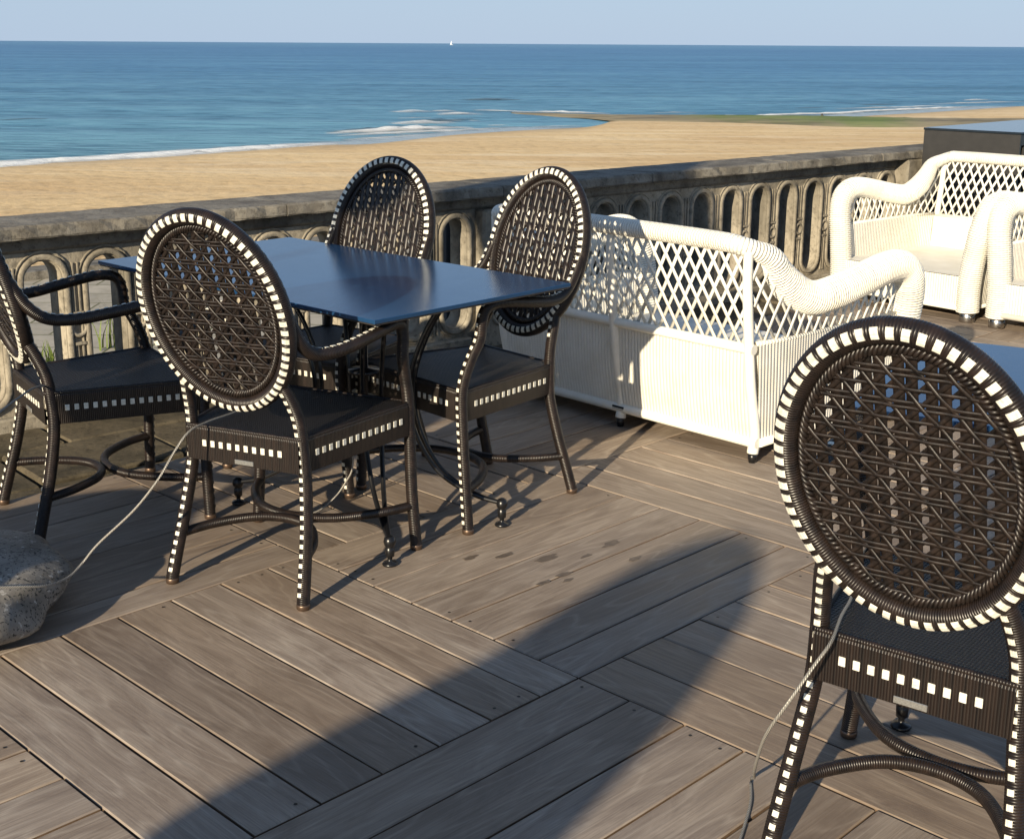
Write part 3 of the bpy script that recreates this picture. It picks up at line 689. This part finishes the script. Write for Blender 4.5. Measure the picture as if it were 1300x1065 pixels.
for i,(x,y,a,lb) in enumerate(poses):
    o=c0 if i==0 else copy_tree(c0); o.location=(x,y,0); o.rotation_euler=(0,0,radians(a)); tag(o,lb,'chair',GR)

# ------------------------------------------------------------------ tables
def make_table(O,head,lx,ly,feet,label,base=True):
    """O: front corner, p axis at heading, q axis +90"""
    h=radians(head); p=Vector((cos(h),sin(h),0)); q=Vector((-sin(h),cos(h),0)); C_=Vector(O)+p*lx/2+q*ly/2
    root=empty('cafe_table',(C_.x,C_.y,0),h); tag(root,label,'table','navy laminate cafe tables')
    mb=MB(); mb.rbox((0,0,.734),(lx/2-.001,ly/2-.001,.006),.0015); top=mb.build('table_top',M_table,root)
    mb=MB(); mb.rbox((0,0,.7255),(lx/2-.004,ly/2-.004,.0022),.0008); mb.build('edge_band',M_tedge,top)
    inv=Matrix.Rotation(-h,3,'Z')
    F_=[inv@(Vector((x,y,0))-Vector((C_.x,C_.y,0))) for (x,y) in feet]
    cen=sum(F_,Vector((0,0,0)))/4
    mb=MB()
    for a_,b_ in ((0,2),(1,3)):
        d=(F_[b_]-F_[a_]); mb.rbox(cen+Vector((0,0,.716)),(d.length*.36,.016,.006),.002,(d.normalized(),Vector((-d.normalized().y,d.normalized().x,0)),Vector((0,0,1))))
    mb.build('top_bracket',M_iron,root)
    for f in F_:
        d=(f-cen); R_=d.length; d.normalize(); sd=Vector((-d.y,d.x,0)); mb=MB()
        for s_ in (-1,1):
            P=spline([cen+d*(R_*.62)+sd*s_*.030+Vector((0,0,.715)),cen+d*(R_*.46)+sd*s_*.030+Vector((0,0,.60)),cen+d*(R_*.35)+sd*s_*.028+Vector((0,0,.45)),cen+d*(R_*.38)+sd*s_*.025+Vector((0,0,.30)),cen+d*(R_*.54)+sd*s_*.016+Vector((0,0,.17)),cen+d*(R_*.78)+sd*s_*.006+Vector((0,0,.10)),cen+d*(R_*.98)+Vector((0,0,.075))],8)
            mb.tube(P,.0075,8,False,sd)
        lg=mb.build('leg',M_iron,root)
        mb=MB(); mb.lathe(f,[(.021,0),(.023,.004),(.020,.009),(.007,.012),(.007,.024),(.013,.028),(.014,.052),(.010,.056),(.016,.062),(.018,.072),(.015,.084),(.006,.090)],16); mb.build('glide_foot',M_iron,lg)
    mb=MB(); mb.lathe(cen,[(.010,.30),(.016,.305),(.016,.33),(.011,.34),(.011,.46),(.05,.465),(.05,.475),(.012,.48),(.012,.70),(.03,.712)],16); mb.build('centre_post',M_iron,root)
    return root
O1=Vector((-.365,3.425,0)); h1=47.0; p1=Vector((cos(radians(h1)),sin(radians(h1)),0)); q1=Vector((-p1.y,p1.x,0))
make_table(O1,h1,.80,1.40,[(-.347,3.546),(-.029,3.872),(-.567,4.386),(-.885,4.06)],'long navy blue table between the round-backed chairs, nearest the balustrade')
h3=-30.; O3=Vector((.675,2.60,0)); p3=Vector((cos(radians(h3)),sin(radians(h3)),0)); q3=Vector((-p3.y,p3.x,0))
def w3q(a,b): r_=O3+p3*a+q3*b; return (r_.x,r_.y)
make_table(O3,h3,.9,.76,[(.86,2.63),w3q(.72,.12),w3q(.72,.62),w3q(.20,.62)],'blue table top cut off by the right edge behind the nearest chair')

# ------------------------------------------------------------------ white wicker seats
def make_seat(name,W,D,mid_post,label,front_h=.69,steel=False,group='white wicker lounge seats'):
    root=empty(name,(0,0,0)); tag(root,label,'settee' if mid_post else 'armchair',group)
    hw=W/2; ZT_=.795; LEAN=-.10
    def bk(x,z): return Vector((x,LEAN*(z/.8)**1.1-.0,z))
    # continuous roll: front foot - arm - back - arm - front foot
    arm=[(D,.055),(D+.004,.20),(D+.004,.36),(D-.002,.50),(D-.035,.59),(D-.10,.635),(D-.20,.640),(D-.36,.615),(D-.52,.585),(D-.64,.575),(D-.735,.615),(D-.80,.680),(D-.855,.745)]
    scl=D/.88
    def side(sx):
        P=[]
        for (y,z) in arm:
            y=D-(D-y)*scl; fl=.050*max(0.,min(1.,(z-.25)/.35))*max(0,min(1,(y-.12)/.3)); P.append(Vector((sx*(hw+fl),y+LEAN*max(0,(.16-y))*2.2,z)))
        return P
    Lp=side(-1); Rp=side(1)
    back=[bk(-hw+.05,ZT_-.008),bk(-hw*.7,ZT_),bk(0,ZT_+.002),bk(hw*.7,ZT_),bk(hw-.05,ZT_-.008)]
    path=spline(Lp+back+Rp[::-1],10); path=resample(path,.0024)
    def rad(i,u):
        p=path[i]; ax=abs(p.x)
        if ax<hw-.02: k=0.
        else: k=1.
        t=max(0,min(1,(p.y+.06)/.18)) if ax>hw-.12 else 0.
        return (.033+.028*t)*(1+.05*(abs(sin(pi*u/.0115))-.5))
    cenv=Vector((0,D*.5,.5)); refs=[]
    for p in path:
        refs.append(Vector((1,0,.0))*(1 if p.x>0 else -1) if p.y>.12 else Vector((0,-1,.2)))
    # smooth the reference directions
    sm=[]
    for i in range(len(refs)):
        a=Vector((0,0,0))
        for k in range(max(0,i-45),min(len(refs),i+46),5): a+=refs[k]
        sm.append(a.normalized())
    mb=MB(); b0=0
    # flatten slightly on the front columns
    mb.tube(path,rad,18,False,sm)
    roll_=mb.build('wicker_roll',W_roll,root)
    ztb=.425; zb=.075; zs=.245
    # posts
    for x in ([-hw+.02,0,hw-.02] if mid_post else [-hw+.02,hw-.02]):
        P=spline([(x,-.012,.035),(x,-.006,.12),bk(x,.30)+Vector((0,-.012,0)),bk(x,.5)+Vector((0,-.014,0)),bk(x,.66)+Vector((0,-.012,0)),bk(x,.77)],8)
        mb=MB(); mb.tube(P,lambda i,u:.021-.004*min(1,u/.7),12,False,Vector((0,-1,0))); mb.build('back_post',W_strip,root)
    # lower back panel, sides, seat, apron
    def panel(nm,f,nu,nv,Lu,parent,mat=W_panel):
        rows=[[f(i/nu,j/nv) for i in range(nu+1)] for j in range(nv+1)]; L=Lu; H_=(rows[0][0]-rows[-1][0]).length
        mb.grid(rows,0,True,lambda i,j:(L*j/nu,H_*i/nv))
    mb=MB(); T=.014
    panel('',lambda a,b:bk(-hw+.02+(W-.04)*a,zb+(ztb-zb)*b)+Vector((0,-T*.3-.012*sin(pi*b),0)),2,8,W-.04,None)
    panel('',lambda a,b:bk(hw-.02-(W-.04)*a,zb+(ztb-zb)*b)+Vector((0,T,0)),2,8,W-.04,None)
    mb.build('back_panel',W_panel,root)
    for sx in (-1,1):
        mb=MB()
        for o in (0.012,-.012):
            panel('',lambda a,b:Vector((sx*(hw-.020+.02*min(1,a*6)+o+.02*b),-.05*b*(1-a)+(D-.02)*a,zb+(.44-zb)*b)),12,2,D,None)
        mb.tube([Vector((sx*(hw-.012),-.045,.44)),Vector((sx*(hw+.016),.12,.44)),Vector((sx*(hw+.016),D-.04,.44))],.010,8)
        mb.build('side_panel',W_panel,root)
    mb=MB(); 
    panel('',lambda a,b:Vector((-hw+(W)*a,D+.03,zb+(zs-zb)*b)),2,2,W,None)
    mb.build('front_apron',W_panel,root)
    mb=MB(); rows=[[Vector((-hw+W*i/2,-.02+(D+.05)*j/2,zs+(.003 if j==2 else 0))) for i in range(3)] for j in range(3)]
    mb.grid(rows,0,False,lambda i,j:(W*j/2,D*i/2)); mb.build('seat_deck',W_strip,root)
    mb=MB()
    mb.tube([bk(-hw,ztb)+Vector((0,-.012,0)),bk(hw,ztb)+Vector((0,-.012,0))],.0185,12); mb.tube([bk(-hw,zb)+Vector((0,-.004,0)),bk(hw,zb)+Vector((0,-.004,0))],.019,12)
    mb.build('cross_rail',W_strip,root)
    mb=MB()
    for sx in (-1,1): mb.tube([Vector((sx*(hw),0,zb)),Vector((sx*hw,D,zb))],.016,10)
    mb.tube([Vector((-hw,D+.03,zb)),Vector((hw,D+.03,zb))],.016,10); mb.build('bottom_rail',W_strip,root)
    # lattice
    def lat(fn,u0,u1,zlo,zhi_f,parent,nm):
        mb=MB(); dw,dh=.054,.098; sl=dh/dw
        for sg in (1,-1):
            k0=int((u0-1.2)/dw)-2; k1=int((u1+1.2)/dw)+2
            for k in range(k0,k1):
                P=[]; segs=[]
                for q in range(0,60):
                    z=zlo+q*.008; u=k*dw+sg*(z-zlo)/sl
                    if u0<=u<=u1 and z<=zhi_f(u): P.append(fn(u,z,sg*.003))
                    elif P: segs.append(P); P=[]
                if P: segs.append(P)
                for s_ in segs:
                    if len(s_)>2: mb.tube([s_[0],s_[len(s_)//2],s_[-1]],.0072,6,False,fn(0,.5,1)-fn(0,.5,0),flat=.42)
        mb.build(nm,W_strip,root)
    lat(lambda u,z,o:bk(u,z)+Vector((0,-.006+o,0)),-hw+.03,hw-.03,ztb+.008,lambda u:ZT_-.02,None,'back_lattice')
    ap=sorted([( (D-(D-y)*scl),z) for (y,z) in arm if z>.5])
    def zarm(y):
        for (a,b) in zip(ap,ap[1:]):
            if a[0]<=y<=b[0]: return a[1]+(b[1]-a[1])*(y-a[0])/max(1e-6,b[0]-a[0])-.035
        return .73 if y<ap[0][0] else 0
    for sx in (-1,1):
        lat(lambda u,z,o:Vector((sx*(hw-.014+.03*max(0,min(1,(u+.05)/.17))+.09*max(0,(z-.47))*max(0,min(1,(u-.02)/.25))+o),u-.16*max(0,z-.44)*max(0,1-u/.3),z)),-.04,D-.05,.448,zarm,None,'side_lattice')
    # feet
    for (x,y) in [(-hw+.02,-.012),(hw-.02,-.012)]+([(0,-.012)] if mid_post else []):
        mb=MB(); mb.lathe((x,y,0),[(.013,0),(.014,.010),(.0165,.012),(.0165,.036)],14); mb.build('foot',M_iron if not steel else M_steel,root)
    for x in (-hw,hw):
        mb=MB(); mb.lathe((x,D,0),[(.038,0),(.042,.004),(.042,.05),(.03,.06)],20); mb.build('foot',M_steel,root)
    if mid_post:
        mb=MB(); mb.rbox((0,-.026,.078),(.03,.004,.007),.001); mb.build('name_plate',M_iron,root)
    return root
s1=make_seat('wicker_settee',1.31,.88,True,'white wicker settee with lattice back turned to the camera, in front of the balustrade'); s1.location=(.435,4.996,0); s1.rotation_euler=(0,0,radians(-46.5))
s2=make_seat('wicker_armchair',.84,.86,False,'white wicker armchair facing the camera between the balustrade and the dark cabinet'); s2.location=(2.86,7.93,0); s2.rotation_euler=(0,0,radians(130))
s3=copy_tree(s2); s3.location=(3.50,7.17,0); s3.rotation_euler=(0,0,radians(132)); tag(s3,'white wicker seat cut off by the right edge, with only its left arm showing','armchair','white wicker lounge seats')

# ------------------------------------------------------------------ cabinet
cb=empty('bar_cabinet',(3.35,9.0,0),radians(45)); tag(cb,'charcoal cabinet with a glossy top and open shelves behind the white armchair','cabinet')
# local x to heading 45 (length), y to heading 135 ; near corner at (-L/2,-w/2)
def make_cab():
    L,Wc,Hc=1.5,.66,.915; ox=Vector((2.72,8.9,0)); rz=Matrix.Rotation(radians(-45),3,'Z')
    cor=rz@(ox-Vector((3.35,9.0,0)))      # far-left corner in local space: (x0, +w)
    x0=cor.x; y1=cor.y
    mb=MB(); t=.02
    mb.rbox((x0+t/2,y1-Wc/2,Hc/2),(t/2,Wc/2,Hc/2),.002); mb.rbox((x0+L-t/2,y1-Wc/2,Hc/2),(t/2,Wc/2,Hc/2),.002)
    mb.rbox((x0+L/2,y1-t/2,Hc/2),(L/2-t-.001,t/2,Hc/2-.001),.002); mb.build('carcass',M_box,cb)
    mb=MB()
    for z in (.03,.40): mb.rbox((x0+L/2,y1-Wc/2,z),(L/2-t-.002,Wc/2-.024,.012),.002)
    mb.build('shelf',M_box,cb)
    mb=MB(); mb.rbox((x0+L/2,y1-Wc+.022,Hc-.035),(L/2-t-.001,.018,.034),.002)
    for x in (.10,.36,.62,.88,1.14,1.4): mb.rbox((x0+x,y1-Wc+.022,(Hc-.07)/2),(.008,.010,(Hc-.07)/2-.002),.002)
    mb.build('front_frame',M_box,cb)
    mb=MB(); mb.rbox((x0+L/2,y1-Wc/2,Hc+.008),(L/2+.004,Wc/2+.004,.0075),.002); mb.build('cabinet_top',M_boxtop,cb)
make_cab()

# ------------------------------------------------------------------ boulder and cables
mb=MB(); r=random.Random(2); rows=[]; n1,n2=40,64
def nz(v): return sin(3.1*v.x+1)*sin(2.7*v.y+.5)*sin(2.3*v.z+2)*.10+sin(6.3*v.x+2)*sin(5.7*v.y)*sin(4.9*v.z+1)*.07+abs(sin(4.1*v.x+2.2*v.y+1.3*v.z))*.05+abs(sin(9.*v.y-5*v.x+3*v.z))*.018
for i in range(n1+1):
    th=pi*i/n1; row=[]
    for j in range(n2+1):
        ph=2*pi*j/n2; v=Vector((sin(th)*cos(ph),sin(th)*sin(ph),cos(th))); k=1+nz(v*1.0)
        z=v.z*k; z=math.copysign(abs(z)**.8,z) ; row.append(Vector((v.x*k*.40,v.y*k*.37,max(-.085,z*.092))))
    rows.append(row)
mb.grid(rows[::-1]); rk=mb.build('boulder',M_gran); rk.location=(-1.56,3.13,.085); tag(rk,'speckled granite boulder on the deck at the left edge with a cable round it','boulder')
def cable(pts,label,r_=.0031,g=None):
    P=resample(spline(pts,8),.01); m_=MB(); m_.tube(P,r_,8,False); o=m_.build('security_cable',M_cable); tag(o,label,'cable',g); return o
cable([(-.74,3.60,.456),(-.775,3.515,.457),(-.815,3.43,.460),(-.850,3.345,.456),(-.880,3.30,.415),(-.916,3.25,.351),(-.98,3.24,.272),(-1.072,3.22,.187),(-1.11,3.2,.142),(-1.127,3.14,.128),(-1.15,3.05,.143),(-1.20,2.99,.165),(-1.30,2.93,.185),(-1.45,2.90,.19),(-1.60,2.92,.19)],'pale steel cable running from the near chair seat down to the boulder')
cable([(-1.36,3.80,.462),(-1.378,3.7,.480),(-1.388,3.6,.478),(-1.408,3.5,.462),(-1.435,3.4,.435),(-1.50,3.3,.38),(-1.56,3.2,.26)],'pale steel cable tied to the rear of the chair at the left edge')
cable([(.68,2.44,.455),(.640,2.30,.456),(.595,2.20,.457),(.555,2.105,.452),(.520,2.07,.425),(.478,2.05,.37),(.448,2.09,.28),(.455,2.2,.15),(.48,2.32,.06),(.49,2.40,.006),(.47,2.30,.005),(.40,2.1,.005)],'pale steel cable hanging from the seat of the nearest chair')
cable([(-.50,3.99,.30),(-.504,4.0,.153),(-.525,4.0,.10),(-.564,4.0,.045),(-.62,3.95,.012),(-.72,3.90,.008)],'thin steel cable drooping under the blue table',.0028)
# ------------------------------------------------------------------ far things
b_=empty('sailing_boat',(*px(573.3,57.6,ZS),ZS)); 
def boat():
    mb=MB(); rows=[]
    for i in range(9):
        t=i/8; x=-7+14*t; w_=1.9*sin(pi*min(1,t*1.15+.05))**.7 if t<.87 else 1.9*(1-t)/.13*.8; w_=max(.05,w_)
        rows.append([(x,-w_,1.5),(x,-w_*.7,.3),(x,0,-.5),(x,w_*.7,.3),(x,w_,1.5)])
    mb.grid(rows); mb.build('hull',M_sail,b_)
    mb=MB(); mb.tube([(0,0,1),(0,0,19)],.15,6); mb.build('mast',M_sail,b_)
    mb=MB(); mb.v+=[Vector(p) for p in ((-.3,0,2.5),(-6,.8,2.8),(-.3,0,18.5),(-.3,.06,2.5),(-6,.86,2.8),(-.3,.06,18.5))]; mb.face((0,1,2)); mb.face((3,5,4)); mb.face((1,0,3,4)); mb.face((2,1,4,5)); mb.face((0,2,5,3)); mb.build('sail',M_sail,b_)
boat(); tag(b_,'tiny white sailing boat on the horizon','boat')
q=px(1043.5,149.0,ZS+.05); mb=MB(); mb.lathe((0,0,-.1),[(.16,0),(.17,.12),(.12,.28),(.06,.36)],9); o=mb.build('shore_speck',M_speck); o.location=(q[0],q[1],ZS+.15); tag(o,'small dark unidentified speck at the water edge beyond the green reef','shore_marker')  # small dark shape added for an unidentified speck on the shore

# ------------------------------------------------------------------ unseen objects added outside the frame to cast shade on the terrace
Ls=Vector((sin(SUN_HEAD),-cos(SUN_HEAD),0)); Hs=Vector((cos(SUN_HEAD),sin(SUN_HEAD),0)); TN=math.tan(SUN_EL)
def dome_caster(name,lat,al,w0,h,label,wb=None,tw=.3,zlo=0.):  # added unseen shell, only there to shade the boulder and left boards
    root=empty(name,Ls*lat+Hs*al,SUN_HEAD-pi/2); tag(root,label,'chair')
    mb=MB(); pts=[]; n=24; wb=wb or w0
    for sg in (0,1):
        rows=[]
        for i in range(17):
            z=zlo+(h-zlo)*i/16; t=max(0,(z-h*(1-tw))/(h*tw)); hw=(wb+(w0-wb)*min(1,z/(h*(1-tw))))*sqrt(max(0.,1-t*t))+.001
            rows.append([Vector((hw*(j/8-1),(.04 if sg else -.0)-.12*(1-(j/8-1)**2)+.12,z+.0)) for j in range(17)])
        mb.grid(rows,0,True)
    mb.build('caster_shell',M_shadecloth,root)
    mb=MB(); mb.rbox((0,.30,(zlo or .38)+.02),(w0*.8,.18,.02),.01); mb.build('caster_seat',M_shadecloth,root)
    for x in (-1,1):
        mb=MB(); mb.tube([(x*w0*.75,.55,0),(x*w0*.75,.55,.34)],.015,8); mb.build('leg',M_iron,root)
    return root
def outline_caster():  # added unseen caster, outline projected back from the shadow on the deck
    a0=-2.6; pts=[(-1.60,1.2),(-1.58,1.75),(-1.53,1.97),(-1.48,2.13),(-1.42,2.29),(-1.365,2.45),(-1.335,2.71),(-1.295,3.03),(-1.225,3.38),(-1.16,3.585),(-1.10,3.69),(-1.045,3.735),(-.99,3.715),(-.945,3.64),(-.885,3.42),(-.845,3.18),(-.835,2.72),(-.84,2.52),(-.86,2.2),(-.88,1.75),(-.90,1.2)]
    root=empty('outline_shadow_caster',Ls*-1.16+Hs*a0,SUN_HEAD-pi/2); tag(root,'tall pointed shadow caster added out of view behind the camera','shadow_caster')
    O=[(x+1.16,(y-a0)*TN) for x,y in pts]; c_=(-.06,1.78); mb=MB()
    for sg in (0,1):
        rows=[]
        for t,d in ((1.,0.),(.97,.05),(.85,.12),(.6,.18),(.3,.21),(.02,.22)):
            row=[(c_[0]+(x-c_[0])*t,(d if sg else -d)*.8,c_[1]+(z-c_[1])*t) for x,z in O]; rows.append(row+[row[0]])
        mb.grid(rows,0,True)
    mb.build('caster_canvas',M_shadecloth,root)
    for x in (-.3,.2):
        mb=MB(); mb.tube([(x,0,0),(x,0,1.3)],.02,8); mb.build('pole',M_steel,root)
outline_caster()
dome_caster('shell_shadow_caster',-2.86,.9,.46,.72,'low round-topped shadow caster added outside the frame on the left',.50,.55,.45)
def furled_caster(lat,al,z0,z1,r0,label):  # added unseen spindle on a pole, throws shade on chairs and coping
    root=empty('furled_shadow_caster',Ls*lat+Hs*al,0); tag(root,label,'furled_caster')
    mb=MB(); mb.tube([(0,0,.05),(0,0,z1+.1)],.018,10); mb.build('pole',M_steel,root)
    mb=MB(); mb.lathe((0,0,0),[(.25,0),(.25,.05),(.04,.06)],24); mb.build('base',M_iron,root)
    mb=MB(); prof=[(.03,z0),(r0*.7,z0+.03),(r0,z0+(z1-z0)*.25),(r0*.9,z0+(z1-z0)*.6),(r0*.45,z0+(z1-z0)*.9),(.02,z1)]
    mb.lathe((0,0,0),prof,20); mb.build('caster_canopy',M_shadecloth,root)
furled_caster(-2.66,-.3,1.25,1.99,.20,'furled shadow caster added outside the frame on the left, lower one')
furled_caster(-2.70,-.6,2.42,3.7,.40,'furled shadow caster added outside the frame behind the camera, taller one')
